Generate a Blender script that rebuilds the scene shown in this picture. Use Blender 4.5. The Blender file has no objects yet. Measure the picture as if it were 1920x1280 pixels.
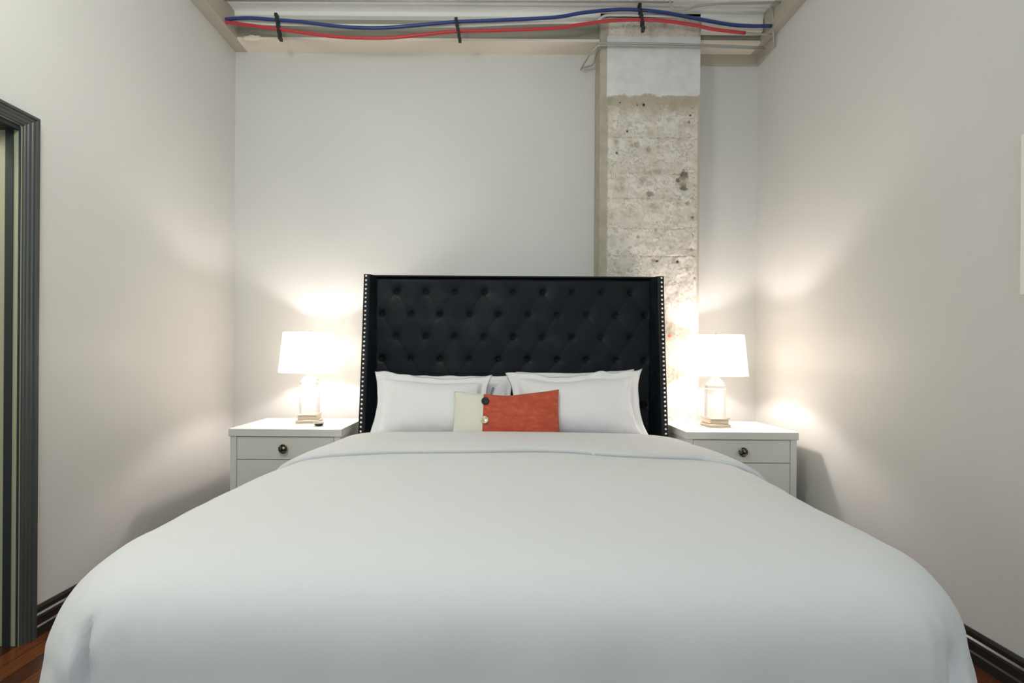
import bpy, bmesh, math, random
from mathutils import Vector, Matrix, noise
C = bpy.context.scene.collection
SC = bpy.context.scene
PI = math.pi

# ---------------------------------------------------------------- camera
F = 870.0; VX = 935.0; VY = 664.0; ROLL = math.radians(0.4); HC = 1.2
cd = bpy.data.cameras.new('camera'); cam = bpy.data.objects.new('camera', cd); C.objects.link(cam)
cd.sensor_width = 36; cd.lens = F/1920*36; cd.shift_x = (960-VX)/1920; cd.shift_y = (VY-640)/1920
cd.clip_start = 0.02
cam.location = (0, 0, HC); cam.rotation_euler = (PI/2, -ROLL, 0)
SC.camera = cam

def at(px, py, Y):
    dx, dy = px-VX, py-VY; c, s = math.cos(ROLL), math.sin(ROLL)
    return Vector(((dx*c+dy*s)*Y/F, Y, HC-(-dx*s+dy*c)*Y/F))

# ---------------------------------------------------------------- world, exposure, lights
vs = SC.view_settings
vs.view_transform = 'Standard'; vs.look = 'None'; vs.gamma = 1; vs.use_curve_mapping = False
vs.exposure = 0.0
w = bpy.data.worlds.new('world'); SC.world = w; w.use_nodes = True
w.node_tree.nodes['Background'].inputs[0].default_value = (0.75, 0.85, 1, 1)
w.node_tree.nodes['Background'].inputs[1].default_value = 0.3

def area(name, loc, rot, sx, sy, power, col):
    l = bpy.data.lights.new(name, 'AREA'); l.shape = 'RECTANGLE'; l.size = sx; l.size_y = sy
    l.energy = power; l.color = col
    o = bpy.data.objects.new(name, l); C.objects.link(o); o.location = loc; o.rotation_euler = rot
    return o
# daylight through the tall window behind the camera, and an unseen point light added overhead to brighten the ceiling
area('window_daylight', (0.0, -1.9, 2.0), (PI/2, 0, 0), 2.6, 2.2, 30, (0.80, 0.93, 1.0))
pl = bpy.data.lights.new('unseen_overhead_light', 'POINT'); pl.energy = 50; pl.color = (0.97, 0.985, 0.93); pl.shadow_soft_size = .22
po = bpy.data.objects.new('unseen_overhead_light', pl); C.objects.link(po); po.location = (-1.05, 0.9, 2.75)
area('hall_light', (-2.75, 1.2, 2.9), (0, 0, 0), 0.5, 0.5, 20, (1.0, 0.97, 0.72))

# ---------------------------------------------------------------- materials
def mat(name, col, rough=0.5, metal=0.0, **k):
    m = bpy.data.materials.new(name); m.use_nodes = True
    b = m.node_tree.nodes['Principled BSDF']
    b.inputs['Base Color'].default_value = (*col, 1); b.inputs['Roughness'].default_value = rough
    b.inputs['Metallic'].default_value = metal
    for n, v in k.items(): b.inputs[n.replace('_', ' ')].default_value = v
    return m
class NT:
    def __init__(s, m): s.m = m; s.t = m.node_tree; s.b = s.t.nodes['Principled BSDF']
    def n(s, ty, **props):
        x = s.t.nodes.new(ty)
        for k, v in props.items(): setattr(x, k, v)
        return x
    def l(s, a, b): s.t.links.new(a, b)
    def coord(s, kind='Object'): return s.n('ShaderNodeTexCoord').outputs[kind]
    def mapping(s, v, scale=(1,1,1), loc=(0,0,0)):
        m = s.n('ShaderNodeMapping'); s.l(v, m.inputs[0]); m.inputs['Scale'].default_value = scale; m.inputs['Location'].default_value = loc
        return m.outputs[0]
    def noise(s, v, scale, detail=4, rough=.5):
        x = s.n('ShaderNodeTexNoise'); s.l(v, x.inputs['Vector']); x.inputs['Scale'].default_value = scale
        x.inputs['Detail'].default_value = detail; x.inputs['Roughness'].default_value = rough
        return x.outputs[0]
    def ramp(s, f, stops):
        r = s.n('ShaderNodeValToRGB'); s.l(f, r.inputs[0]); e = r.color_ramp.elements
        while len(e) < len(stops): e.new(.5)
        for el, (p, c) in zip(e, stops):
            el.position = p; el.color = (*c, 1) if len(c) == 3 else c
        return r.outputs[0]
    def mix(s, f, a, b, mode='MIX'):
        x = s.n('ShaderNodeMix', data_type='RGBA', blend_type=mode)
        for v, i in ((f, 0), (a, 6), (b, 7)):
            if isinstance(v, (int, float)): x.inputs[i].default_value = v
            elif isinstance(v, tuple): x.inputs[i].default_value = (*v, 1)
            else: s.l(v, x.inputs[i])
        return x.outputs[2]
    def math(s, op, a, b=0.0, c=None):
        x = s.n('ShaderNodeMath', operation=op)
        for i, v in enumerate((a, b) if c is None else (a, b, c)):
            if isinstance(v, (int, float)): x.inputs[i].default_value = v
            else: s.l(v, x.inputs[i])
        return x.outputs[0]
    def bump(s, h, strength, dist=.01):
        x = s.n('ShaderNodeBump'); x.inputs['Strength'].default_value = strength; x.inputs['Distance'].default_value = dist
        s.l(h, x.inputs['Height']); s.l(x.outputs[0], s.b.inputs['Normal'])

def wall_mat(name, col, rough=.55):
    m = mat(name, col, rough); t = NT(m); v = t.coord()
    n = t.noise(v, 1.3, 3)
    t.l(t.ramp(n, [(.3, tuple(c*.975 for c in col)), (.7, tuple(min(1, c*1.02) for c in col))]), t.b.inputs['Base Color'])
    t.bump(t.noise(v, 160, 3), .05, .002)
    return m
M_wall = wall_mat('painted_wall', (.672, .666, .636), .42)
M_ceil = wall_mat('ceiling_paint', (.86, .87, .84))
M_beam = wall_mat('beam_paint', (.46, .42, .34))
M_soffit = wall_mat('lamp_warmed_plaster', (.82, .73, .62))  # peach glow of the lamps on the underside is put into this colour
M_recess = wall_mat('dark_beam_face', (.30, .29, .235))  # darker, greener tone for the face above the soffit edge

def fabric(name, col, rough=.85, scale=900, bump=.12, sheen=.2):
    m = mat(name, col, rough); t = NT(m); v = t.coord()
    t.b.inputs['Sheen Weight'].default_value = sheen
    n1 = t.noise(v, scale, 2); n2 = t.noise(v, 6, 4)
    h = t.math('ADD', t.math('MULTIPLY', n1, .15), n2)
    t.bump(h, bump, .01)
    return m
M_duvet = fabric('white_duvet_cotton', (.745, .75, .75), .8)
M_linen = fabric('white_linen', (.88, .87, .88), .85)
M_matt = fabric('mattress_ticking', (.8, .8, .8), .9)

def velvet():
    m = mat('navy_velvet', (.006, .011, .017), .55); t = NT(m); v = t.coord()
    n = t.noise(t.mapping(v, (1, 1, .8)), 7, 4, .6)
    t.l(t.ramp(n, [(.35, (.002, .0055, .0072)), (.65, (.006, .009, .0145))]), t.b.inputs['Base Color'])
    t.l(t.ramp(n, [(.35, (.4,)*3), (.6, (.7,)*3)]), t.b.inputs['Roughness'])
    t.b.inputs['Sheen Weight'].default_value = .07; t.b.inputs['Sheen Roughness'].default_value = .35
    t.b.inputs['Sheen Tint'].default_value = (.45, .6, .8, 1)
    t.b.inputs['Specular IOR Level'].default_value = .25
    t.bump(t.noise(v, 500, 2), .1, .002)
    return m
M_velvet = velvet()
M_wing = mat('black_wing_velvet', (.010, .011, .013), .6, Specular_IOR_Level=.3)
M_nail = mat('polished_nailhead', (.95, .94, .90), .34, .8)
M_white_lac = mat('white_lacquer', (.72, .72, .67), .32)
M_gap = mat('dark_gap', (.03, .03, .025), .8)
M_bronze = mat('dark_bronze', (.035, .028, .022), .3, .9)
_t = NT(M_bronze); _t.l(_t.ramp(_t.noise(_t.coord(), 90, 2), [(.45, (.03, .025, .02)), (.62, (.5, .42, .27))]), _t.b.inputs['Base Color'])
M_brass = mat('aged_brass', (.45, .36, .2), .3, 1)
M_trim = mat('charcoal_trim_paint', (.062, .066, .062), .34)
M_base = mat('espresso_baseboard_paint', (.020, .018, .014), .3)
M_jamb = mat('olive_jamb_paint', (.40, .41, .30), .3)
M_slot = mat('dark_slot', (.02, .03, .035), .5)
M_pex_blue = mat('blue_tube', (.025, .05, .20), .35)
M_pex_red = mat('red_tube', (.50, .035, .045), .35)
M_metal = mat('galvanised_conduit', (.42, .41, .38), .45, .55)
M_whitepipe = mat('white_conduit', (.68, .68, .62), .4)
M_black = mat('black_plastic', (.01, .01, .01), .4)
M_silver = mat('brushed_champagne', (.62, .55, .45), .28, .85)
M_frame = mat('white_frame', (.86, .84, .78), .5)
M_art = mat('cream_canvas', (.80, .78, .72), .7)
M_rimwood = mat('brown_edge', (.28, .22, .17), .6)

def glass():
    m = mat('clear_crystal', (.97, .97, .96), .04); t = NT(m)
    g = t.n('ShaderNodeBsdfGlass'); g.inputs['IOR'].default_value = 1.45; g.inputs['Roughness'].default_value = .03
    tr = t.n('ShaderNodeBsdfTransparent'); mx = t.n('ShaderNodeMixShader'); mx.inputs[0].default_value = .5
    t.l(g.outputs[0], mx.inputs[1]); t.l(tr.outputs[0], mx.inputs[2])
    t.l(mx.outputs[0], t.t.nodes['Material Output'].inputs[0])
    return m
M_glass = glass()
def shade():
    m = mat('glowing_linen_shade', (.95, .92, .88), .8); t = NT(m)
    d = t.n('ShaderNodeBsdfDiffuse'); d.inputs[0].default_value = (.9, .88, .84, 1)
    tl = t.n('ShaderNodeBsdfTranslucent'); tl.inputs[0].default_value = (.95, .9, .84, 1)
    mx = t.n('ShaderNodeMixShader'); mx.inputs[0].default_value = .5
    e = t.n('ShaderNodeEmission'); e.inputs[0].default_value = (1, .95, .89, 1); e.inputs[1].default_value = 1.0
    ad = t.n('ShaderNodeAddShader')
    t.l(d.outputs[0], mx.inputs[1]); t.l(tl.outputs[0], mx.inputs[2]); t.l(mx.outputs[0], ad.inputs[0]); t.l(e.outputs[0], ad.inputs[1])
    t.l(ad.outputs[0], t.t.nodes['Material Output'].inputs[0])
    return m
M_shade = shade()
def bulb():
    m = mat('clear_bulb', (1, 1, 1), .3); t = NT(m)
    tr = t.n('ShaderNodeBsdfTransparent'); e = t.n('ShaderNodeEmission'); e.inputs[0].default_value = (1, .88, .76, 1); e.inputs[1].default_value = 8
    ad = t.n('ShaderNodeAddShader'); t.l(tr.outputs[0], ad.inputs[0]); t.l(e.outputs[0], ad.inputs[1]); t.l(ad.outputs[0], t.t.nodes['Material Output'].inputs[0])
    return m
M_bulb = bulb()

def orange():
    m = mat('burnt_orange_velour', (.52, .075, .03), .7); t = NT(m); v = t.coord()
    n = t.noise(t.mapping(v, (1, 1, 2)), 16, 5, .7)
    t.l(t.ramp(n, [(.3, (.42, .05, .022)), (.55, (.56, .085, .035)), (.75, (.62, .16, .07))]), t.b.inputs['Base Color'])
    t.b.inputs['Sheen Weight'].default_value = .15
    t.bump(t.noise(v, 250, 3), .35, .003)
    return m
M_orange = orange()
M_cream = fabric('cream_cushion_cotton', (.80, .77, .67), .85)
M_grey = fabric('gap_shadow_grey', (.30, .30, .31), .8)  # grey for the strip that stands in for the pillow gap shadow

def wood():
    m = mat('reddish_hardwood', (.1, .03, .01), .25); t = NT(m); v = t.coord()
    br = t.n('ShaderNodeTexBrick'); br.offset = .37
    mp = t.n('ShaderNodeMapping'); mp.inputs['Rotation'].default_value = (0, 0, PI/2); t.l(v, mp.inputs[0]); t.l(mp.outputs[0], br.inputs[0])
    br.inputs['Scale'].default_value = 1; br.inputs['Brick Width'].default_value = 1.1; br.inputs['Row Height'].default_value = .075
    br.inputs['Mortar Size'].default_value = .0018; br.inputs['Mortar'].default_value = (.008, .003, .002, 1)
    br.inputs['Color1'].default_value = (.035, .010, .004, 1); br.inputs['Color2'].default_value = (.17, .048, .011, 1)
    g = t.noise(t.mapping(v, (30, 2, 1)), 2.5, 6, .65)
    t.l(t.mix(.75, br.outputs[0], t.ramp(g, [(.3, (.35,)*3), (.7, (1,)*3)]), 'MULTIPLY'), t.b.inputs['Base Color'])
    t.bump(g, .08, .004)
    return m
M_wood = wood()

def concrete():
    m = mat('raw_concrete', (.5, .46, .4), .8); t = NT(m); v = t.coord('Object')
    sep = t.n('ShaderNodeSeparateXYZ'); t.l(v, sep.inputs[0]); X, Z = sep.outputs[0], sep.outputs[2]
    n1 = t.noise(v, 9, 8, .68); n2 = t.noise(v, 34, 6, .7); n3 = t.noise(t.mapping(v, (1, 1, 3)), 3.2, 5, .6)
    base = t.ramp(n1, [(.34, (.44, .38, .30)), (.44, (.62, .57, .49)), (.58, (.76, .715, .645))])
    base = t.mix(t.ramp(n2, [(.33, (.8,)*3), (.42, (0,)*3)]), base, (.38, .33, .26))
    base = t.mix(t.ramp(n3, [(.52, (0,)*3), (.62, (.55,)*3)]), base, (.72, .68, .61))
    n5 = t.noise(v, 9, 5, .62)
    sw = t.math('ABSOLUTE', t.math('SUBTRACT', n5, .52))
    base = t.mix(t.math('MULTIPLY', t.ramp(sw, [(.005, (.65,)*3), (.022, (0,)*3)]), t.ramp(n3, [(.44, (0,)*3), (.54, (1,)*3)])), base, (.38, .33, .255))
    base = t.mix(t.ramp(n5, [(.60, (0,)*3), (.66, (.6,)*3)]), base, (.43, .385, .31))
    # stained band just below the painted patch
    def band(z0, z1, soft=.04):
        a = t.n('ShaderNodeMapRange'); t.l(Z, a.inputs[0]); a.inputs[1].default_value = z0-soft; a.inputs[2].default_value = z0+soft
        b = t.n('ShaderNodeMapRange'); t.l(Z, b.inputs[0]); b.inputs[1].default_value = z1+soft; b.inputs[2].default_value = z1-soft
        return t.math('MULTIPLY', a.outputs[0], b.outputs[0])
    base = t.mix(t.math('MULTIPLY', band(2.91, 3.1, .05), .75), base, (.40, .34, .25))
    # horizontal board marks
    wob = t.math('MULTIPLY', t.math('SUBTRACT', t.noise(t.mapping(v, (1, 1, .01)), 9, 3), .5), .03)
    zz = t.math('ADD', Z, wob)
    for zc in LINES:
        dd = t.math('ABSOLUTE', t.math('SUBTRACT', zz, zc))
        mr = t.n('ShaderNodeMapRange'); t.l(dd, mr.inputs[0]); mr.inputs[1].default_value = .008; mr.inputs[2].default_value = .002
        f = t.math('MULTIPLY', mr.outputs[0], t.ramp(n2, [(.47, (0,)*3), (.60, (.8,)*3)]))
        base = t.mix(f, base, (.30, .25, .18))
    # chips, holes and stains; the shade inside the holes is put into the colour
    for (x, z, r, colr, st) in SPOTS:
        c = t.n('ShaderNodeCombineXYZ'); t.l(X, c.inputs[0]); t.l(Z, c.inputs[1])
        d = t.n('ShaderNodeVectorMath', operation='DISTANCE'); t.l(c.outputs[0], d.inputs[0]); d.inputs[1].default_value = (x, z, 0)
        dn = t.math('ADD', d.outputs[1], t.math('MULTIPLY', t.math('SUBTRACT', n2, .5), r*2.2))
        mr = t.n('ShaderNodeMapRange'); t.l(dn, mr.inputs[0]); mr.inputs[1].default_value = r; mr.inputs[2].default_value = r*.6
        mr.inputs[4].default_value = st
        base = t.mix(mr.outputs[0], base, colr)
    # smooth plaster at the left edge
    mr = t.n('ShaderNodeMapRange'); t.l(t.math('ADD', X, t.math('MULTIPLY', t.math('SUBTRACT', n2, .5), .02)), mr.inputs[0])
    mr.inputs[1].default_value = CXL+.062; mr.inputs[2].default_value = CXL+.052
    base = t.mix(mr.outputs[0], base, t.ramp(n1, [(.4, (.40, .36, .275)), (.6, (.48, .44, .345))]))
    mr = t.n('ShaderNodeMapRange'); t.l(X, mr.inputs[0]); mr.inputs[1].default_value = CXR-.02; mr.inputs[2].default_value = CXR-.012
    base = t.mix(mr.outputs[0], base, (.50, .44, .35))
    # white painted patch near the top, with a ragged lower edge
    zr = t.math('ADD', Z, t.math('MULTIPLY', t.math('SUBTRACT', t.noise(v, 14, 5, .65), .5), .07))
    a = t.n('ShaderNodeMapRange'); t.l(zr, a.inputs[0]); a.inputs[1].default_value = 3.005; a.inputs[2].default_value = 3.015
    b = t.n('ShaderNodeMapRange'); t.l(Z, b.inputs[0]); b.inputs[1].default_value = 3.425; b.inputs[2].default_value = 3.42
    c = t.n('ShaderNodeMapRange'); t.l(X, c.inputs[0]); c.inputs[1].default_value = CXL+.045; c.inputs[2].default_value = CXL+.05
    f = t.math('MULTIPLY', t.math('MULTIPLY', a.outputs[0], b.outputs[0]), c.outputs[0])
    base = t.mix(f, base, t.ramp(n1, [(.4, (.66, .665, .65)), (.6, (.74, .745, .73))]))
    t.l(base, t.b.inputs['Base Color'])
    h = t.math('ADD', t.math('MULTIPLY', n1, 1.0), t.math('MULTIPLY', n2, .45))
    hb = t.mix(f, h, (.5, .5, .5))
    t.bump(hb, .35, .006)
    return m

# ---------------------------------------------------------------- mesh helpers
def link(name, bm, m, parent=None, smooth=False, bevel=0.0, seg=2):
    me = bpy.data.meshes.new(name); bm.normal_update(); bm.to_mesh(me); bm.free()
    o = bpy.data.objects.new(name, me); C.objects.link(o)
    if m: me.materials.append(m)
    if parent: o.parent = parent
    if smooth: me.shade_smooth()
    if bevel:
        b = o.modifiers.new('bevel', 'BEVEL'); b.width = bevel; b.segments = seg; b.limit_method = 'ANGLE'; b.angle_limit = math.radians(40)
    return o
def box(bm, x0, x1, y0, y1, z0, z1):
    v = [bm.verts.new(p) for p in ((x0,y0,z0),(x1,y0,z0),(x1,y1,z0),(x0,y1,z0),(x0,y0,z1),(x1,y0,z1),(x1,y1,z1),(x0,y1,z1))]
    for f in ((0,3,2,1),(4,5,6,7),(0,1,5,4),(1,2,6,5),(2,3,7,6),(3,0,4,7)): bm.faces.new([v[i] for i in f])
def boxes(*bs):
    bm = bmesh.new()
    for b in bs: box(bm, *b)
    return bm
def lathe(prof, n=32, phase=0.0, cap=True):
    bm = bmesh.new(); rings = []
    for r, z in prof:
        rings.append([bm.verts.new((r*math.cos(phase+2*PI*i/n), r*math.sin(phase+2*PI*i/n), z)) for i in range(n)])
    for a, b in zip(rings, rings[1:]):
        for i in range(n): bm.faces.new((a[i], a[(i+1)%n], b[(i+1)%n], b[i]))
    if cap:
        bm.faces.new(rings[0][::-1]); bm.faces.new(rings[-1])
    return bm
def catmull(pts, k=8):
    pts = [Vector(p) for p in pts]; P = [2*pts[0]-pts[1]]+pts+[2*pts[-1]-pts[-2]]; out = []
    for i in range(1, len(P)-2):
        for j in range(k):
            s = j/k; a, b, c, d = P[i-1:i+3]
            out.append(.5*((2*b)+(c-a)*s+(2*a-5*b+4*c-d)*s*s+(3*b-a-3*c+d)*s**3))
    out.append(pts[-1]); return out
def tube(pts, r, n=10, smoothk=0):
    if smoothk: pts = catmull(pts, smoothk)
    pts = [Vector(p) for p in pts]; bm = bmesh.new(); rings = []; up = Vector((0, .3, 1)).normalized()
    for i, p in enumerate(pts):
        d = (pts[min(i+1, len(pts)-1)]-pts[max(i-1, 0)]).normalized()
        u = up if abs(d.dot(up)) < .95 else Vector((1, 0, 0))
        a = d.cross(u).normalized(); b = d.cross(a).normalized()
        rings.append([bm.verts.new(p+a*r*math.cos(2*PI*k/n)+b*r*math.sin(2*PI*k/n)) for k in range(n)])
    for a, b in zip(rings, rings[1:]):
        for i in range(n): bm.faces.new((a[i], a[(i+1)%n], b[(i+1)%n], b[i]))
    bm.faces.new(rings[0][::-1]); bm.faces.new(rings[-1])
    bmesh.ops.recalc_face_normals(bm, faces=bm.faces)
    return bm
def tag(o, label=None, cat=None, group=None, kind=None):
    for k, v in (('label', label), ('category', cat), ('group', group), ('kind', kind)):
        if v: o[k] = v
    return o
def empty(name, loc=(0, 0, 0), rz=0):
    o = bpy.data.objects.new(name, None); C.objects.link(o); o.location = loc; o.rotation_euler = (0, 0, rz); return o
def struct(name, bm, m, parent=None, **k):
    o = link(name, bm, m, parent, **k)
    if not parent: o['kind'] = 'structure'
    return o

# ---------------------------------------------------------------- room shell
XL, XR, YB, YF = -1.948, 1.89, 3.41, -2.0
ZS, ZC = 3.405, 3.58                     # underside of the beams, ceiling
CXL, CXR, CY = .694, 1.392, 3.235        # concrete column
DY0, DY1, DZ = 0.95, 1.888, 2.117        # door opening in the left wall
struct('floor', boxes((-4.2, XR+.12, YF-.1, YB+.1, -.08, 0)), M_wood)
struct('ceiling', boxes((-4.2, XR+.12, YF-.1, YB+.1, ZC, ZC+.1)), M_ceil)
struct('wall_back', boxes((XL-.12, XR+.12, YB, YB+.1, 0, ZC)), M_wall)
struct('wall_right', boxes((XR, XR+.12, YF-.1, YB, 0, ZC)), M_wall)
struct('wall_left', boxes((XL-.12, XL, DY1, YB, 0, ZC), (XL-.12, XL, YF-.1, DY0, 0, ZC), (XL-.12, XL, DY0, DY1, DZ, ZC)), M_wall)
WX, WZ0, WZ1 = 1.3, .9, 3.1
struct('wall_front', boxes((XL, -WX, YF-.1, YF, 0, ZC), (WX, XR, YF-.1, YF, 0, ZC), (-WX, WX, YF-.1, YF, 0, WZ0), (-WX, WX, YF-.1, YF, WZ1, ZC)), M_wall)
struct('window_1', boxes((-WX, -WX+.06, YF-.08, YF-.02, WZ0, WZ1), (WX-.06, WX, YF-.08, YF-.02, WZ0, WZ1), (-.03, .03, YF-.08, YF-.02, WZ0, WZ1),
                         (-WX, WX, YF-.08, YF-.02, WZ0, WZ0+.06), (-WX, WX, YF-.08, YF-.02, WZ1-.06, WZ1)), M_trim)
# hallway beyond the door
struct('wall_hall', boxes((-3.3, -3.2, -.6, 2.6, 0, ZC), (-3.3, XL-.12, 2.6, 2.7, 0, ZC), (-3.3, XL-.12, -.7, -.6, 0, ZC)), M_wall)

# beams and soffits below the ceiling
struct('trim_1', boxes((XL+.09, XR-.06, 3.27, YB, ZS, ZS+.018)), M_soffit)                  # soffit over the headboard wall
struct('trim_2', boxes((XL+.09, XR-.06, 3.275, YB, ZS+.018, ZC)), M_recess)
struct('trim_3', boxes((XL, XL+.09, YF, YB, ZS, ZC)), M_beam, bevel=.004)
struct('trim_4', boxes((XR-.06, XR, YF, YB, ZS, ZC)), M_beam, bevel=.004)
# small lip where the ceiling boards stop
struct('trim_5', boxes((XL+.09, XR-.06, 3.235, 3.275, ZC-.028, ZC), (XL+.09, XR-.06, 3.10, 3.106, ZC-.006, ZC)), M_ceil)
struct('trim_6', boxes((CXR, XR-.012, YB-.014, YB, ZS-.078, ZS), (XR-.014, XR, 3.19, YB, ZS-.078, ZS)), M_beam, bevel=.003)
struct('trim_7', boxes((CXR+.002, XR-.07, 3.22, 3.27, ZC-.125, ZC-.03)), M_frame, bevel=.004)   # pale plaster patch between column and corner

def lump():
    bm = bmesh.new(); bmesh.ops.create_icosphere(bm, subdivisions=4, radius=1)
    for v in bm.verts:
        k = 1+.35*noise.noise(v.co*2.2)+.15*noise.noise(v.co*7)
        v.co = Vector((v.co.x*.075*k, v.co.y*.012*k, v.co.z*.020*k))
    return bm
lp = struct('trim_9', lump(), M_soffit, smooth=True); lp.location = at(474, 72, 3.268)      # rough plaster squeezed out at the soffit edge

# baseboards with a stepped profile
def baseboard(name, pts, nrm):
    prof = [(0, 0), (.022, 0), (.022, .04), (.017, .046), (.017, .072), (.021, .078), (.018, .088), (.011, .094), (.011, .112), (.006, .124), (0, .124)]
    bm = bmesh.new(); (ax, ay), (bx, by) = pts; nx, ny = nrm
    A = [bm.verts.new((ax+nx*d, ay+ny*d, z)) for d, z in prof]; B = [bm.verts.new((bx+nx*d, by+ny*d, z)) for d, z in prof]
    for i in range(len(prof)-1): bm.faces.new((A[i], A[i+1], B[i+1], B[i]))
    bm.faces.new(A); bm.faces.new(B[::-1]); bmesh.ops.recalc_face_normals(bm, faces=bm.faces)
    struct(name, bm, M_base)
baseboard('baseboard_left', ((XL, DY1+.05), (XL, YB)), (1, 0))
baseboard('baseboard_right', ((XR, YF), (XR, YB)), (-1, 0))
baseboard('baseboard_back', ((XL, YB), (CXL, YB)), (0, -1))

# door casing and jamb in the left wall
dr = struct('door_1', boxes((XL-.135, XL+.004, DY1-.002, DY1+.012, 0, DZ), (XL-.135, XL+.004, DY0-.012, DY0+.002, 0, DZ), (XL-.135, XL+.004, DY0, DY1, DZ-.002, DZ+.012)), M_jamb)
def casing():
    bm = bmesh.new(); W = .050
    prof = [(0, .010), (.003, .014), (.010, .014), (.013, .018), (.024, .018), (.027, .022), (.036, .022), (.039, .028), (W, .028), (W, 0), (0, 0)]
    path = [(DY0, 0, -1, 0), (DY0, DZ, -1, 1), (DY1, DZ, 1, 1), (DY1, 0, 1, 0)]
    R = []
    for y, z, sy, sz in path: R.append([bm.verts.new((XL+h, y+sy*d, z+sz*d)) for d, h in prof])
    for a, b in zip(R, R[1:]):
        for i in range(len(prof)): bm.faces.new((a[i], a[(i+1)%len(prof)], b[(i+1)%len(prof)], b[i]))
    bmesh.ops.recalc_face_normals(bm, faces=bm.faces)
    return bm
link('door_casing', casing(), M_trim, dr)
link('door_slot', boxes((XL-.059, XL-.028, DY1-.006, DY1-.001, 0, DZ-.022), (XL-.006, XL+.001, DY1-.005, DY1-.001, 0, DZ-.01)), M_slot, dr)
link('door_head_stop', boxes((XL-.135, XL-.004, DY0, DY1-.002, DZ-.02, DZ-.002)), M_slot, dr)

# ---------------------------------------------------------------- concrete column
def cpt(px, py): p = at(px, py, CY); return p.x, p.z
LINES = [cpt(1200, y)[1] for y in (258, 325, 372, 428, 480)]
SPOTS = []
for px, py, r, c, st in ((1208, 195, .014, (.03, .025, .02), 1), (1195, 197, .006, (.05, .04, .03), 1), (1283, 327, .036, (.12, .10, .07), .9),
        (1284, 350, .032, (.12, .11, .09), .85), (1282, 340, .045, (.36, .31, .24), .7), (1272, 337, .018, (.10, .08, .06), .8), (1219, 363, .028, (.30, .27, .22), .85), (1208, 335, .030, (.38, .34, .26), .6),
        (1176, 246, .009, (.08, .06, .04), 1), (1157, 286, .012, (.15, .12, .09), .9), (1122, 220, .006, (.05, .04, .03), 1), (1122, 237, .005, (.06, .05, .04), 1), (1131, 237, .005, (.06, .05, .04), 1),
        (1294, 216, .008, (.10, .07, .05), 1), (1293, 228, .011, (.20, .16, .12), .8), (1163, 192, .006, (.07, .05, .04), 1), (1299, 407, .014, (.20, .17, .13), .85),
        (1232, 489, .010, (.12, .08, .05), 1), (1226, 487, .018, (.35, .29, .22), .6), (1271, 490, .013, (.12, .08, .05), 1), (1265, 484, .02, (.38, .30, .22), .6),
        (1230, 430, .016, (.36, .31, .24), .7), (1197, 443, .013, (.36, .31, .24), .7), (1157, 265, .02, (.36, .31, .24), .6), (1195, 270, .025, (.36, .31, .24), .6),
        (1217, 280, .022, (.36, .31, .24), .6), (1234, 275, .018, (.40, .35, .27), .6), (1290, 380, .016, (.36, .31, .24), .7), (1262, 200, .04, (.44, .35, .24), .8), (1220, 250, .03, (.5, .44, .35), .6),
        (1140, 185, .05, (.36, .32, .24), .7), (1255, 629, .016, (.62, .16, .12), .9), (1240, 89, .006, (.03, .03, .03), 1), (1149, 126, .003, (.1, .1, .1), 1),
        (1302, 520, .010, (.35, .28, .22), .8), (1299, 440, .008, (.3, .24, .18), .8), (1297, 466, .012, (.34, .28, .2), .7), (1210, 320, .02, (.42, .37, .3), .6)):
    SPOTS.append((*cpt(px, py), r, c, st))
def column():
    bm = bmesh.new(); nx, nz = 120, 520; V = {}
    for i in range(nx+1):
        for j in range(nz+1):
            x = CXL+(CXR-CXL)*i/nx; z = ZC*j/nz; d = 0
            edge = min(x-CXL-.05, CXR-.02-x, .02)/.02; edge = max(0, min(1, edge))
            rough = max(0, min(1, (3.0-z)/.06))*edge
            d += rough*(.005*noise.noise(Vector((x*12, 0, z*14)))+.0022*noise.noise(Vector((x*45, 3, z*45)))+.005*max(0, noise.noise(Vector((x*16, 7, z*22))))*max(0, min(1, .4+3*noise.noise(Vector((x*2.5, 9, z*2.5))))))
            for zc in LINES: d -= rough*.007*math.exp(-((z-zc+.012*noise.noise(Vector((x*9, 1, zc))))/.005)**2)*(.2+noise.noise(Vector((x*7, 5, zc)))*1.2)
            for (sx, sz, r, c, st) in SPOTS:
                q = ((x-sx)**2+(z-sz)**2)/(r*r)
                if q < 6 and c[0] < .4: d -= min(r*.6, .012)*math.exp(-q)
            V[i, j] = bm.verts.new((x, CY-d, z))
    for i in range(nx):
        for j in range(nz): bm.faces.new((V[i, j], V[i+1, j], V[i+1, j+1], V[i, j+1]))
    L = [bm.verts.new((CXL, YB, ZC*j/nz)) for j in range(nz+1)]; R = [bm.verts.new((CXR, YB, ZC*j/nz)) for j in range(nz+1)]
    for j in range(nz):
        bm.faces.new((V[0, j], V[0, j+1], L[j+1], L[j])); bm.faces.new((V[nx, j+1], V[nx, j], R[j], R[j+1]))
    return bm
struct('trim_8', column(), concrete())
bpy.data.objects['trim_8'].name = 'concrete_column'

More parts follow.
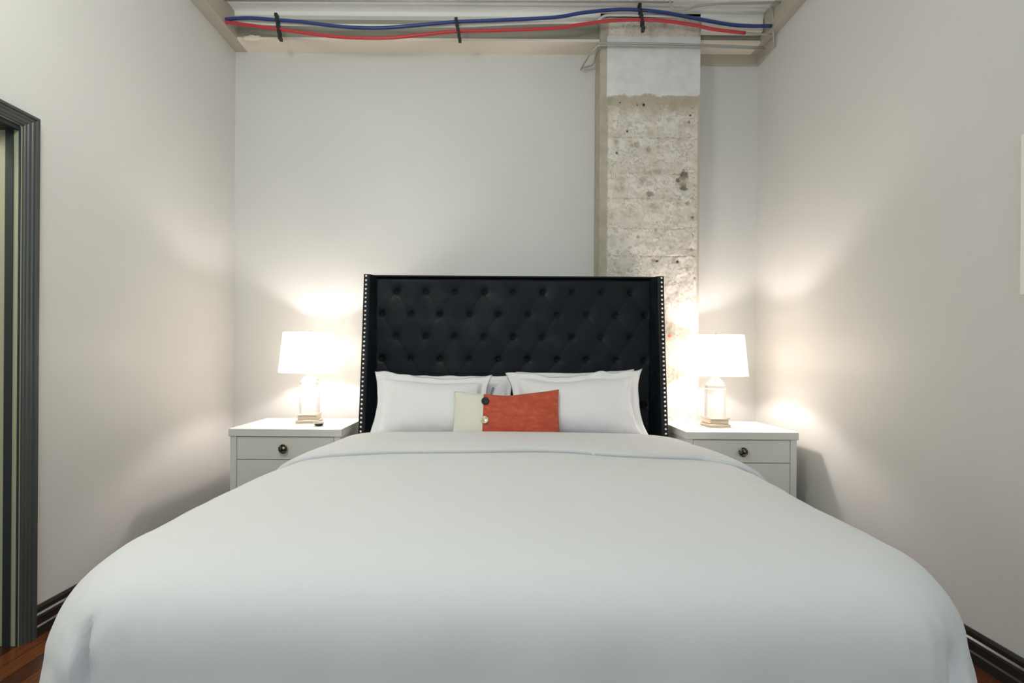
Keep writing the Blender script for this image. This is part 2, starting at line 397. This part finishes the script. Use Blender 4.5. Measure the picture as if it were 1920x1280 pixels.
# ---------------------------------------------------------------- bed
BX = .095
bed = tag(empty('bed', (BX, 3.0, 0)), 'king bed with tall dark navy tufted wingback headboard edged in silver nailheads', 'bed')
HZ = 1.713; PY = 3.10                    # headboard top, face of the tufted panel
HW = .974
def bl(x, y, z): return Vector((x-BX, y-3.0, z))
SPX, SPZ = .1945, .1485
btn = []
for r in range(7):
    z = 1.613-r*SPZ; k = 9 if r % 2 == 0 else 10
    for i in range(k): btn.append(((i-(k-1)/2)*SPX, z))
def tuft(x, z):
    d = 0; dm = 9
    for bx, bz in btn:
        q = (x-bx)**2+(z-bz)**2
        if q < dm: dm = q
    dm = math.sqrt(dm)
    d = -.020*math.exp(-(dm/.016)**2)-.008*math.exp(-(dm/.045)**2)
    # soft diamond creases
    u = (x/SPX+(z-1.613)/SPZ/1.0*.5); v = (x/SPX-(z-1.613)/SPZ*.5)
    if z < 1.613+.03 and z > .70:
        for t in (u, v):
            f = abs(t-round(t)); d -= .0014*math.exp(-(f/.05)**2)
    return d
def headpanel():
    bm = bmesh.new(); nx, nz = 300, 210; z0, z1 = .45, HZ; hw = HW-.045; V = []
    for i in range(nx+1):
        row = []
        for j in range(nz+1):
            x = -hw+2*hw*i/nx; z = z0+(z1-z0)*j/nz
            d = tuft(x, z)
            e = min(hw-abs(x), z1-z); d -= .03*max(0, 1-e/.03)**2
            d += .003*noise.noise(Vector((x*6, 2, z*6)))
            row.append(bm.verts.new((x, PY-.03-d-3.0, z)))
        V.append(row)
    for i in range(nx):
        for j in range(nz): bm.faces.new((V[i][j], V[i+1][j], V[i+1][j+1], V[i][j+1]))
    # solid back
    box(bm, -hw-.01, hw+.01, PY-3.0, PY+.08-3.0, .3, HZ-.004)
    return bm
hp = link('headboard', headpanel(), M_velvet, bed, smooth=True)
bb = lathe([(.002, 0), (.010, .0015), (.0125, .004), (.011, .008), (.006, .0105), (.001, .0112)], 16)
bmesh.ops.rotate(bb, verts=bb.verts, cent=(0, 0, 0), matrix=Matrix.Rotation(PI/2, 3, 'X'))
b0 = link('button', bb, M_velvet, hp, smooth=True)
for i, (x, z) in enumerate(btn):
    if z < .72: continue
    o = b0 if i == 0 else b0.copy()
    if i: C.objects.link(o); o.parent = hp
    o.location = (x, PY-.03+.036-3.0, z)
# wings: curved front edge running further forward towards the floor
def wing_y(z): return 3.0-.10*max(0, min(1, (HZ-z)/(HZ-.7)))**1.2
def wing(s):
    bm = bmesh.new(); n = 60; R = []
    for j in range(n+1):
        z = .28+(HZ-.28)*j/n; yf = wing_y(z); wdt = .046
        xo = HW*s; xi = (HW-wdt)*s
        prof = [(xo, PY+.08), (xo, yf+.012), (xo-.004*s, yf+.003), (xo-.012*s, yf), (xi+.012*s, yf), (xi+.003*s, yf+.006), (xi-.006*s, yf+.03), (xi-.02*s, PY-.03), (xi-.02*s, PY+.08)]
        R.append([bm.verts.new((x, y-3.0, z)) for x, y in prof])
    for a, b in zip(R, R[1:]):
        for i in range(len(a)): bm.faces.new((a[i], a[(i+1)%len(a)], b[(i+1)%len(a)], b[i]))
    bm.faces.new(R[0]); bm.faces.new(R[-1]); bmesh.ops.recalc_face_normals(bm, faces=bm.faces)
    return bm
nl = lathe([(.0068, 0), (.0065, .0022), (.0046, .0046), (.0014, .0056)], 10)
bmesh.ops.rotate(nl, verts=nl.verts, cent=(0, 0, 0), matrix=Matrix.Rotation(PI/2, 3, 'X'))
nm = None
for s in (-1, 1):
    wg = link('headboard_wing', wing(s), M_wing, bed, smooth=False); wg.data.materials.append(M_velvet)
    for f in wg.data.polygons:
        if f.normal.x*s < -.6: f.material_index = 1
    for k in range(36):
        z = HZ-.012-k*.0283
        if nm is None: o = nm = link('nailhead', nl, M_nail, wg, smooth=True)
        else: o = nm.copy(); C.objects.link(o); o.parent = wg
        o.location = (s*(HW-.020), wing_y(z)-3.0+.0005, z)
link('top_rail', boxes((-HW+.044, HW-.044, 3.055-3.0, PY+.078-3.0, HZ-.006, HZ+.004)), M_wing, bed, bevel=.003)
link('side_rail', boxes((-1.0, -.975, 1.12-3, 3.0-3, .14, .36)), M_wing, bed, bevel=.004)
link('side_rail', boxes((.975, 1.0, 1.12-3, 3.0-3, .14, .36)), M_wing, bed, bevel=.004)
link('foot_rail', boxes((-1.0, 1.0, 1.10-3, 1.13-3, .14, .36)), M_wing, bed, bevel=.004)
link('slat_base', boxes((-.975, .975, 1.13-3, 3.0-3, .30, .33)), M_wing, bed)
for x in (-.93, .93):
    for y in (1.16, 2.9): link('leg', boxes((x-.035, x+.035, y-.035-3, y+.035-3, 0, .14)), M_wing, bed, bevel=.004)

mt = link('mattress', boxes((BX-.965, BX+.965, 1.06, 3.05, .335, .675)), M_matt, bevel=.06, seg=5)
tag(mt, 'white sheeted mattress under the duvet on the navy bed', 'mattress')

# duvet: concentric rings following a rounded outline, cut open at the head end
DX0, DX1, DFY, DHY = -1.03, 1.082, .93, 3.3
def duvet_verts(off=0.0):
    prof = [(-.035, .10), (-.03, .18), (-.025, .26), (-.02, .34), (-.014, .42), (-.006, .48), (.0, .53), (.004, .58), (.013, .625), (.030, .663), (.057, .694), (.095, .717), (.14, .732), (.195, .741), (.26, .746)]
    d = .32
    while d < 1.04: prof.append((d, .747+.008*min(1, (d-.3)/.5))); d += .03
    # refine profile
    fine = []
    P = catmull([(a, 0, b) for a, b in prof], 3)
    cx = (DX0+DX1)/2; cy = (DFY+DHY)/2; A = (DX1-DX0)/2; B = (DHY-DFY)/2; NS, NA = 260, 40
    rings = []
    for p in P:
        d, z = p.x, p.z
        rc = max(.25-d*.6, .03); a = max(A-d, .004); b = B-d; rc = min(rc, a)
        ring = []
        corners = [(1, 1, 0), (-1, 1, PI/2), (-1, -1, PI), (1, -1, 3*PI/2)]
        for ci, (sx, sy, a0) in enumerate(corners):
            ox, oy = cx+sx*(a-rc), cy+sy*(b-rc)
            arc = [(ox+rc*math.cos(a0+PI/2*k/NA), oy+rc*math.sin(a0+PI/2*k/NA)) for k in range(NA+1)]
            nx_, ny_, na = corners[(ci+1) % 4]
            q = (cx+nx_*(a-rc)+rc*math.cos(na), cy+ny_*(b-rc)+rc*math.sin(na))
            ring += arc
            for k in range(1, NS): ring.append((arc[-1][0]+(q[0]-arc[-1][0])*k/NS, arc[-1][1]+(q[1]-arc[-1][1])*k/NS))
        rings.append([Vector((x, y, z)) for x, y in ring])
    return rings, cx
def deform(p, cx, off):
    x, y, z = p
    # left side tucks in towards the pillows, the right side stays full
    t = max(0, min(1, (y-1.75)/.9)); t = t*t*(3-2*t)
    g_ = lambda c, wd: math.exp(-((y-c)/wd)**2)
    if x < cx: x = cx+(x-cx)*(1-.12*t-.034*g_(2.08, .3)-.006*g_(1.3, .2)+.022*max(0, min(1, (.68-z)/.12))*g_(1.0, .25))
    else: x = cx+(x-cx)*(1+.05*g_(1.9, .45)+.004*t+.012*g_(1.15, .3))
    z -= .014*max(0, min(1, (y-2.2)/.35))
    # overall loft
    z += .010*math.cos((x-cx)*1.3)
    # low wrinkles
    amp = .006 if z > .6 else .011
    n = noise.noise(Vector((x*2.2, y*3.2, z*2)))*amp + noise.noise(Vector((x*1.5+9, y*9, z*3)))*.003
    low = max(0, min(1, (.66-z)/.2))
    foot = max(0, min(1, (1.15-y)/.1))
    # pleats hanging at the two foot corners
    for (qx, wd, dp) in ((-.842, .010, .055), (.955, .02, .02)):
        if y < 1.12:
            cxx = qx+(.05 if qx < 0 else -.10)*max(0, (.62-z))
            g = math.exp(-((x-cxx)/wd)**2)*max(0, min(1, (.655-z)/.10)); y += dp*g
            g2 = math.exp(-((x-cxx-(-.055 if qx < 0 else .07))/.05)**2)*max(0, min(1, (.64-z)/.14)); y -= (.009 if qx < 0 else .018)*g2
    # fine puckers around the corner pleats and faint creases on top at the right
    for qx in (-.86, .97):
        rr0 = math.hypot((x-qx)/.11, (z-.56)/.10)
        if y < 1.15 and rr0 < 2: y -= .010*math.exp(-rr0*rr0)*noise.noise(Vector((x*30, 2, z*16+x*12)))
    if y > 1.5 and z > .7: z += .0035*max(0, min(1, (x-.1)/.4))*math.exp(-((y-1.85)/.22)**2)*noise.noise(Vector((x*2.5, y*24, 8)))
    side = low*(1-foot)
    xs = .014*side*noise.noise(Vector((y*5, 0, z*1.5)))
    x += xs*(1 if x > cx else -1)
    y += .010*low*foot*noise.noise(Vector((x*6, 4, z*2)))
    z += n*(1-.6*low)
    # gentle radiating tucks in the two foot corners
    rr = math.hypot(x-(DX0+.17 if x < cx else DX1-.15), y-1.12)
    if rr < .35:
        th = math.atan2(y-1.12, x-cx); z += .0012*math.sin(th*50)*math.exp(-((rr-.12)/.09)**2)
    return Vector((x, y, z))
def ring_surface(off, y0, y1, thick, edge=None):
    rings, cx = duvet_verts(); bm = bmesh.new(); V = []
    for r in rings: V.append([bm.verts.new(p) for p in r])
    n = len(V[0])
    for a, b in zip(V, V[1:]):
        for i in range(n): bm.faces.new((a[i], a[(i+1)%n], b[(i+1)%n], b[i]))
    ym = (DHY-DFY)/2-(DX1-DX0)/2; yc = (DFY+DHY)/2
    for v in V[-1]: v.co.x = cx; v.co.y = max(yc-ym, min(yc+ym, v.co.y))
    bmesh.ops.remove_doubles(bm, verts=V[-1], dist=1e-5)
    bmesh.ops.recalc_face_normals(bm, faces=bm.faces)
    if bm.faces[0].normal.dot(bm.faces[0].calc_center_median()-Vector((cx, 2, .4))) < 0: bmesh.ops.reverse_faces(bm, faces=bm.faces)
    for v in bm.verts: v.co = deform(v.co, cx, off)
    bm.normal_update()
    if off:
        N = {v: (v.normal.copy() if v.co.z < .73 else Vector((0, 0, 1))) for v in bm.verts}
        for v in bm.verts: v.co += N[v]*off
    geom = lambda: bm.verts[:]+bm.edges[:]+bm.faces[:]
    bmesh.ops.bisect_plane(bm, geom=geom(), plane_co=(0, y1, 0), plane_no=(0, 1, 0), clear_outer=True)
    if y0: bmesh.ops.bisect_plane(bm, geom=geom(), plane_co=(0, y0, 0), plane_no=(0, -1, 0), clear_outer=True)
    return bm
dm_ = ring_surface(0, None, 2.56, .03)
duvet = link('duvet', dm_, M_duvet, smooth=True)
s = duvet.modifiers.new('solid', 'SOLIDIFY'); s.thickness = .022; s.offset = -1
tag(duvet, 'smooth white duvet draped over the whole bed and its foot corners', 'duvet')
fb = ring_surface(.030, 2.02, 2.595, .02)
dead = [v for v in fb.verts if (v.co.x < 0 and v.co.z < .60) or v.co.z < .56]
bmesh.ops.delete(fb, geom=dead, context='VERTS')
for v in fb.verts:
    # the turned back edge wanders, tips down at its front and rounds over at the head end
    f = max(0, 1-(v.co.y-2.02)/.10); x = v.co.x
    v.co.z -= .007*f*f
    v.co.y += f*(.028*math.sin(x*3.1+1.2)+.012*math.sin(x*9))
    if x > .9: v.co.x += .028*f*max(0, min(1, (x-.9)/.15)); v.co.z -= .01*f
    h = max(0, (v.co.y-2.52)/.075); v.co.z -= .03*h*h
fl = link('turned_back_flap', fb, M_duvet, duvet, smooth=True)
s = fl.modifiers.new('solid', 'SOLIDIFY'); s.thickness = .024; s.offset = -1

# ---------------------------------------------------------------- pillows and cushion
def pillow_bm(w, h, T, flange=.0, pinch=(.05, .05), seed=0, topf=None, wav=.006, nu=72, nv=48, ubounds=(-1, 1)):
    bm = bmesh.new(); S = []
    u0, u1 = ubounds
    for side in (1, -1):
        G = []
        for i in range(nu+1):
            row = []
            for j in range(nv+1):
                u = u0+(u1-u0)*i/nu; v = -1+2*j/nv
                u_ = math.copysign(abs(u)**.9, u); v_ = math.copysign(abs(v)**.9, v)
                x = u_*w/2*(1-pinch[0]*(1-v_*v_)); z = v_*h/2*(1-pinch[1]*(1-u_*u_))
                fx, fz = 2*flange/w, 2*flange/h
                U = abs(u_)/(1-fx); Vv = abs(v_)/(1-fz)
                if U < 1 and Vv < 1: t = T/2*math.pow(max(0, (1-U**3.2)*(1-Vv**2.6)), .55)
                else: t = 0
                rim = max(abs(u), abs(v)) > .9999
                t += 0 if rim and not (abs(u) < .9999 and abs(v) < .9999) else .002
                y = -side*t
                if not flange and rim: y = 0
                nz = noise.noise(Vector((x*9+seed*7, z*9, seed)))
                cornerness = (abs(u_)*abs(v_))**2
                y += wav*nz*(1+2*max(U-1, 0)*5+max(Vv-1, 0)*10) + .006*cornerness*noise.noise(Vector((x*12, z*12, seed)))
                if flange:      # wavy hem and soft tucks along the seam
                    hx = max(0, min(1, (U-.8)*3)); hz = max(0, min(1, (Vv-.8)*3))
                    x += .010*hx*noise.noise(Vector((seed*3, z*11, u*2))); z += .006*hz*noise.noise(Vector((x*9, seed*5, v*2)))
                    if t > .003: y -= side*.0035*math.exp(-((max(U, Vv)-.9)/.08)**2)*noise.noise(Vector((x*38, z*38, seed)))*2
                z2 = z+(topf(u_)*max(0, v_) if topf else 0)
                row.append(bm.verts.new((x, y, z2)))
            G.append(row)
        for i in range(nu):
            for j in range(nv):
                q = (G[i][j], G[i+1][j], G[i+1][j+1], G[i][j+1]); bm.faces.new(q if side == 1 else q[::-1])
        S.append(G)
    bmesh.ops.remove_doubles(bm, verts=bm.verts, dist=.0012)
    # close the rim
    be = [e for e in bm.edges if len(e.link_faces) == 1]
    if be:
        try: bmesh.ops.bridge_loops(bm, edges=be)
        except Exception: pass
    return bm
def place(o, loc, tilt, roll=0, yaw=0):
    o.matrix_world = Matrix.Translation(loc) @ Matrix.Rotation(yaw, 4, 'Z') @ Matrix.Rotation(-tilt, 4, 'X') @ Matrix.Rotation(roll, 4, 'Y')

def topL(u): return .010+.036*max(0, -u-.2)**1.2 - .020*math.exp(-((u-.3)/.5)**2)
def topR(u): return .007*math.sin(u*7) + .032*max(0, u)**1.2 + .012*max(0, -u-.4) - .014*math.exp(-((u+.1)/.4)**2)
p = link('pillow', pillow_bm(.735, .44, .19, .045, (.11, .03), 1, topL, .009), M_linen, smooth=True)
tag(p, 'white flanged pillow against the headboard behind the cream end of the cushion', 'pillow', 'bed pillows'); place(p, (-.405, 2.80, .868), math.radians(30), 0, .04)
p = link('pillow', pillow_bm(.86, .46, .20, .05, (.13, .03), 2, topR, .010), M_linen, smooth=True)
tag(p, 'white flanged pillow standing taller on the right half of the bed', 'pillow', 'bed pillows'); place(p, (.47, 2.79, .885), math.radians(30), math.radians(-.8), -.04)
p = link('pillow', pillow_bm(.70, .42, .10, .03, (.03, .03), 3), M_linen, smooth=True)
tag(p, 'white rear pillow showing only in the gap between the two front pillows', 'pillow', 'bed pillows'); place(p, (-.26, 2.955, .865), math.radians(20))
tp = link('gap_shadow_strip', tube([(.20, -.058, -.04), (.205, -.058, .02), (.215, -.053, .07), (.228, -.046, .115)], .0055, 8, 4), M_grey, p, smooth=True)  # grey tube drawn in place of the shadow between the pillows
tp['label'] = 'narrow grey strip standing in for a crease shadow on the white pillow'
p = link('pillow', pillow_bm(.78, .43, .10, .03, (.03, .03), 4, lambda u: .02*max(0, u)), M_linen, smooth=True)
tag(p, 'white rear pillow whose edge peeks above the right front pillow', 'pillow', 'bed pillows'); place(p, (.50, 2.955, .885), math.radians(20))

cu = tag(empty('lumbar_cushion', (.045, 2.655, .845)), 'small lumbar cushion, mostly burnt orange with a cream end and two buttons', 'cushion')
cu.rotation_euler = (math.radians(-24), 0, math.radians(-2))
cw, ch = .612, .275; ub = -.36
def topC(u): return .028*max(0, u)**1.5+.010*math.exp(-((u+.9)/.2)**2)-.008*math.exp(-((u)/.25)**2)
link('cream_panel', pillow_bm(cw, ch, .12, 0, (.02, .04), 5, topC, .002, 24, 30, (-1, ub)), M_cream, cu, smooth=True)
link('orange_panel', pillow_bm(cw, ch, .128, 0, (.02, .04), 5, topC, .002, 44, 30, (ub-.03, 1)), M_orange, cu, smooth=True)
for z, m in ((.070, mat('black_button', (.006, .007, .004), .55)), (-.040, mat('pale_gold_button', (.62, .58, .40), .25, .7))):
    bt = lathe([(.004, 0), (.020, .002), (.0225, .006), (.021, .011), (.016, .012), (.013, .009), (.003, .009)], 24)
    bmesh.ops.rotate(bt, verts=bt.verts, cent=(0, 0, 0), matrix=Matrix.Rotation(PI/2, 3, 'X'))
    o = link('button', bt, m, cu, smooth=True); o.location = (-.118, -.061, z); o['label'] = 'black round button' if z > 0 else 'pale gold round button'

# ---------------------------------------------------------------- nightstands
NZ = .745
def nightstand(x0, label, knobx):
    t = tag(empty('nightstand', (x0, 2.77, 0)), label, 'nightstand', 'white nightstands either side of the bed')
    W, D = .675, .465
    link('tabletop', boxes((0, W, 0, D, NZ-.045, NZ)), M_white_lac, t, bevel=.003)
    e = .008
    cb = boxes((e, .045, e, .035, 0, NZ-.045), (W-.045, W-e, e, .035, 0, NZ-.045), (e, .03, .035, D-e, .08, NZ-.045), (W-.03, W-e, .035, D-e, .08, NZ-.045),
               (.03, W-.03, D-.02, D-e, .08, NZ-.045), (.03, W-.03, .02, D-.02, .08, .10), (.045, W-.045, .012, .035, .06, .09))
    link('cabinet_body', cb, M_white_lac, t, bevel=.0015)
    link('inner_recess', boxes((.045, W-.045, .030, .034, .09, NZ-.045)), M_gap, t)
    for x in (e, W-.04): 
        link('leg', boxes((x, x+.032, D-.04, D-e, 0, .08)), M_white_lac, t)
    zs = [(NZ-.049, NZ-.184), (NZ-.188, NZ-.40), (NZ-.404, NZ-.645)]
    for k, (a, b) in enumerate(zs):
        dr_ = link('drawer', boxes((.048, W-.048, .010, .029, b, a)), M_white_lac, t, bevel=.0015)
        kb = lathe([(.006, 0), (.006, .010), (.020, .013), (.027, .017), (.028, .021), (.024, .023), (.020, .020), (.012, .020), (.009, .025), (.003, .027)], 28)
        bmesh.ops.rotate(kb, verts=kb.verts, cent=(0, 0, 0), matrix=Matrix.Rotation(PI/2, 3, 'X'))
        ko = link('knob', kb, M_bronze, dr_, smooth=True); ko.location = (knobx, .010, (a+b)/2 if k else NZ-.117)
    return t
nsL = nightstand(-1.612, 'white nightstand left of the bed with a tiny dark dish on top', .332)
nsR = nightstand(1.122, 'white nightstand right of the bed in front of the concrete column', .338)

# ---------------------------------------------------------------- table lamps
def lamp(x, y, rz, label):
    t = tag(empty('table_lamp', (x, y, NZ), rz), label, 'lamp', 'crystal table lamps on the nightstands')
    bs = boxes((-.069, .069, -.069, .069, 0, .018), (-.060, .060, -.060, .060, .018, .046), (-.065, .065, -.065, .065, .046, .056))
    link('base', bs, M_silver, t, bevel=.004, seg=3)
    R = .064
    link('crystal_column', lathe([(R*.98, .057), (R, .066), (R, .232), (R*.98, .238)], 8, PI/8), M_glass, t)
    link('crystal_shoulder', lathe([(R*.97, .240), (R*.98, .262), (R*.75, .285), (R*.36, .308), (.016, .318)], 8, PI/8), M_glass, t)
    link('collar', lathe([(R*1.0, .2375), (R*1.02, .2385), (R*1.0, .2405)], 8, PI/8), M_silver, t)
    link('neck', lathe([(.016, .318), (.016, .335), (.010, .338), (.010, .375)], 16), M_silver, t, smooth=True)
    r0, r1, z0, z1 = .191, .165, .328, .588
    sb = lathe([(r0, z0), (r1, z1), (r1-.003, z1), (r0-.003, z0), (r0, z0)], 64, 0, cap=False)
    link('lamp_shade', sb, M_shade, t, smooth=False)
    fr = tube([(r1-.004, 0, z1-.012), (0, 0, z1-.012), (-r1+.004, 0, z1-.012)], .002, 6)
    box(fr, -.002, .002, -r1+.004, r1-.004, z1-.014, z1-.010)
    link('shade_frame', fr, M_silver, t)
    link('finial', lathe([(.004, z1-.012), (.008, z1), (.009, z1+.008), (.003, z1+.014)], 14), M_silver, t, smooth=True)
    link('bulb', lathe([(.012, .375), (.016, .40), (.029, .435), (.030, .455), (.020, .480), (.003, .488)], 20), M_bulb, t, smooth=True)
    l = bpy.data.lights.new('bulb_light', 'POINT'); l.energy = 15.5; l.color = (1, .89, .87); l.shadow_soft_size = .028
    o = bpy.data.objects.new('bulb_light', l); C.objects.link(o); o.parent = t; o.location = (0, 0, .45)
    return t
lamp(-1.252, 3.08, .12, 'lit lamp with white shade and clear glass body on the left nightstand')
lamp(1.412, 3.02, .02, 'lit lamp with white shade and clear glass body on the right nightstand')

# small dark dish beside the left lamp
pd = at(598, 797, 2.91); 
td = tag(empty('trinket_dish', (pd.x, 2.91, NZ)), 'tiny dark dish with pale rim beside the left lamp base', 'dish')
link('bowl', lathe([(.014, 0), (.024, .005), (.030, .014), (.028, .014), (.02, .007), (.003, .005)], 24), M_black, td, smooth=True)
link('rim', lathe([(.029, .013), (.034, .018), (.034, .021), (.028, .0165), (.029, .013)], 24, 0, cap=False), M_silver, td, smooth=True)

# ---------------------------------------------------------------- picture on the right wall
pf = tag(empty('framed_picture', (XR, 1.2, 1.72)), 'pale framed picture hanging on the right wall at the picture edge', 'picture')
zt, zb, ya, yb = 1.997-1.72, 1.424-1.72, .85-1.2, 1.66-1.2
link('frame', boxes((-.028, 0, ya, ya+.03, zb, zt), (-.028, 0, yb-.03, yb, zb, zt), (-.028, 0, ya+.03, yb-.03, zt-.03, zt), (-.028, 0, ya+.03, yb-.03, zb, zb+.03)), M_frame, pf, bevel=.003)
link('canvas', boxes((-.018, -.002, ya+.03, yb-.03, zb+.03, zt-.03)), M_art, pf)

# ---------------------------------------------------------------- pipes under the ceiling
PYP = 3.13
def run(pts, Y=PYP): return [at(x, y, Y) for x, y in pts]
tag(link('water_pipe', tube(run([(419, 37), (440, 35), (471, 34), (518, 37.5), (565, 41), (640, 50), (715, 52.5), (809, 45), (856, 41), (934, 38), (1040, 32.5), (1092, 24), (1157, 18), (1201, 19), (1248, 24), (1300, 34), (1365, 45.5), (1405, 48.7), (1446, 48.7)]), .011, 10, 6), M_pex_blue, smooth=True),
    'blue plastic water pipe sagging along the top of the back wall', 'pipe')
tag(link('water_pipe', tube(run([(418, 40.6), (465, 47), (518, 54), (565, 61), (621, 68), (668, 71), (731, 71), (793, 65), (856, 59), (934, 57), (1040, 53), (1092, 45.5), (1144, 39), (1201, 37), (1248, 39.6), (1300, 47), (1339, 55), (1397, 62)]), .0105, 10, 6), M_pex_red, smooth=True),
    'red plastic water pipe sagging below the blue one', 'pipe')
tag(link('pipe_tail', tube(run([(1398, 62), (1420, 63.5), (1446, 65)]), .007, 8, 3), M_metal, smooth=True), 'thin metal pipe tail continuing from the red pipe into the right beam', 'pipe')
tag(link('conduit', tube(run([(419, 40), (500, 45), (600, 47), (730, 48), (856, 49), (1000, 43), (1108, 42), (1122, 38), (1134, 29.5), (1160, 28.5), (1203, 29), (1300, 33), (1380, 44), (1446, 51)], 3.165), .008, 8, 4), M_whitepipe, smooth=True),
    'pale conduit running behind the blue and red pipes', 'conduit')
tag(link('conduit', tube(run([(420, 1), (850, 2), (1262, 4)], 3.08), .0045, 8, 1), M_metal, smooth=True),
    'thin grey conduit along the ceiling above the blue pipe', 'conduit')
tag(link('conduit', tube(run([(1256, -3), (1258, 12), (1266, 17), (1285, 18), (1310, 11), (1340, 8), (1400, 6), (1468, 4)], 3.04), .007, 8, 4), M_metal, smooth=True),
    'curved grey conduit at the ceiling right of the column top', 'conduit')
# two slim conduits crossing the column face and bending back to its left
tag(link('conduit', tube([at(1432, 89, 3.19), at(1312, 84, 3.19), at(1140, 80, 3.19), at(1124, 84, 3.20), at(1108, 100, 3.24), at(1091, 126, 3.33), at(1089, 131, 3.35)], .0055, 8, 4), M_metal, smooth=True),
    'upper slim grey conduit crossing the column face and bending down on its left', 'conduit')
tag(link('conduit', tube([at(1434, 92, 3.2), at(1312, 87, 3.2), at(1142, 84.5, 3.2), at(1125, 90, 3.22), at(1117, 105, 3.3), at(1111, 121, 3.34), at(1090, 128, 3.38)], .0055, 8, 4), M_metal, smooth=True),
    'lower slim grey conduit crossing the column face with its end looped to the left', 'conduit')
tag(link('conduit', tube([at(1449, 12, 3.1), at(1450, 60, 3.14), at(1451, 90, 3.17)], .004, 8, 3), M_metal, smooth=True),
    'thin vertical conduit in the upper right corner', 'conduit')
for x, y0, y1, lb in ((520, 27, 70, 'black clamp holding the pipes near the left wall'), (858, 35, 73, 'black clamp holding the pipes above the headboard'), (1203, 8, 53, 'black clamp holding the pipes over the column')):
    a, b = at(x-3, y0, PYP-.013), at(x+4, y1, PYP-.013)
    bm = bmesh.new(); h = (a.z-b.z)
    d = (b-a).normalized()
    for k in range(9):
        c = a+(b-a)*k/8; wv = .008 if k % 2 else .0105
        box(bm, c.x-wv, c.x+wv, c.y-.004, c.y+.03, c.z-h/15, c.z+h/15)
    yb_, yr_ = (y0+y1)/2-8, (y0+y1)/2+8
    tag(link('pipe_clamp', bm, M_black, bevel=.002), lb, 'clamp', 'black pipe clamps under the ceiling')
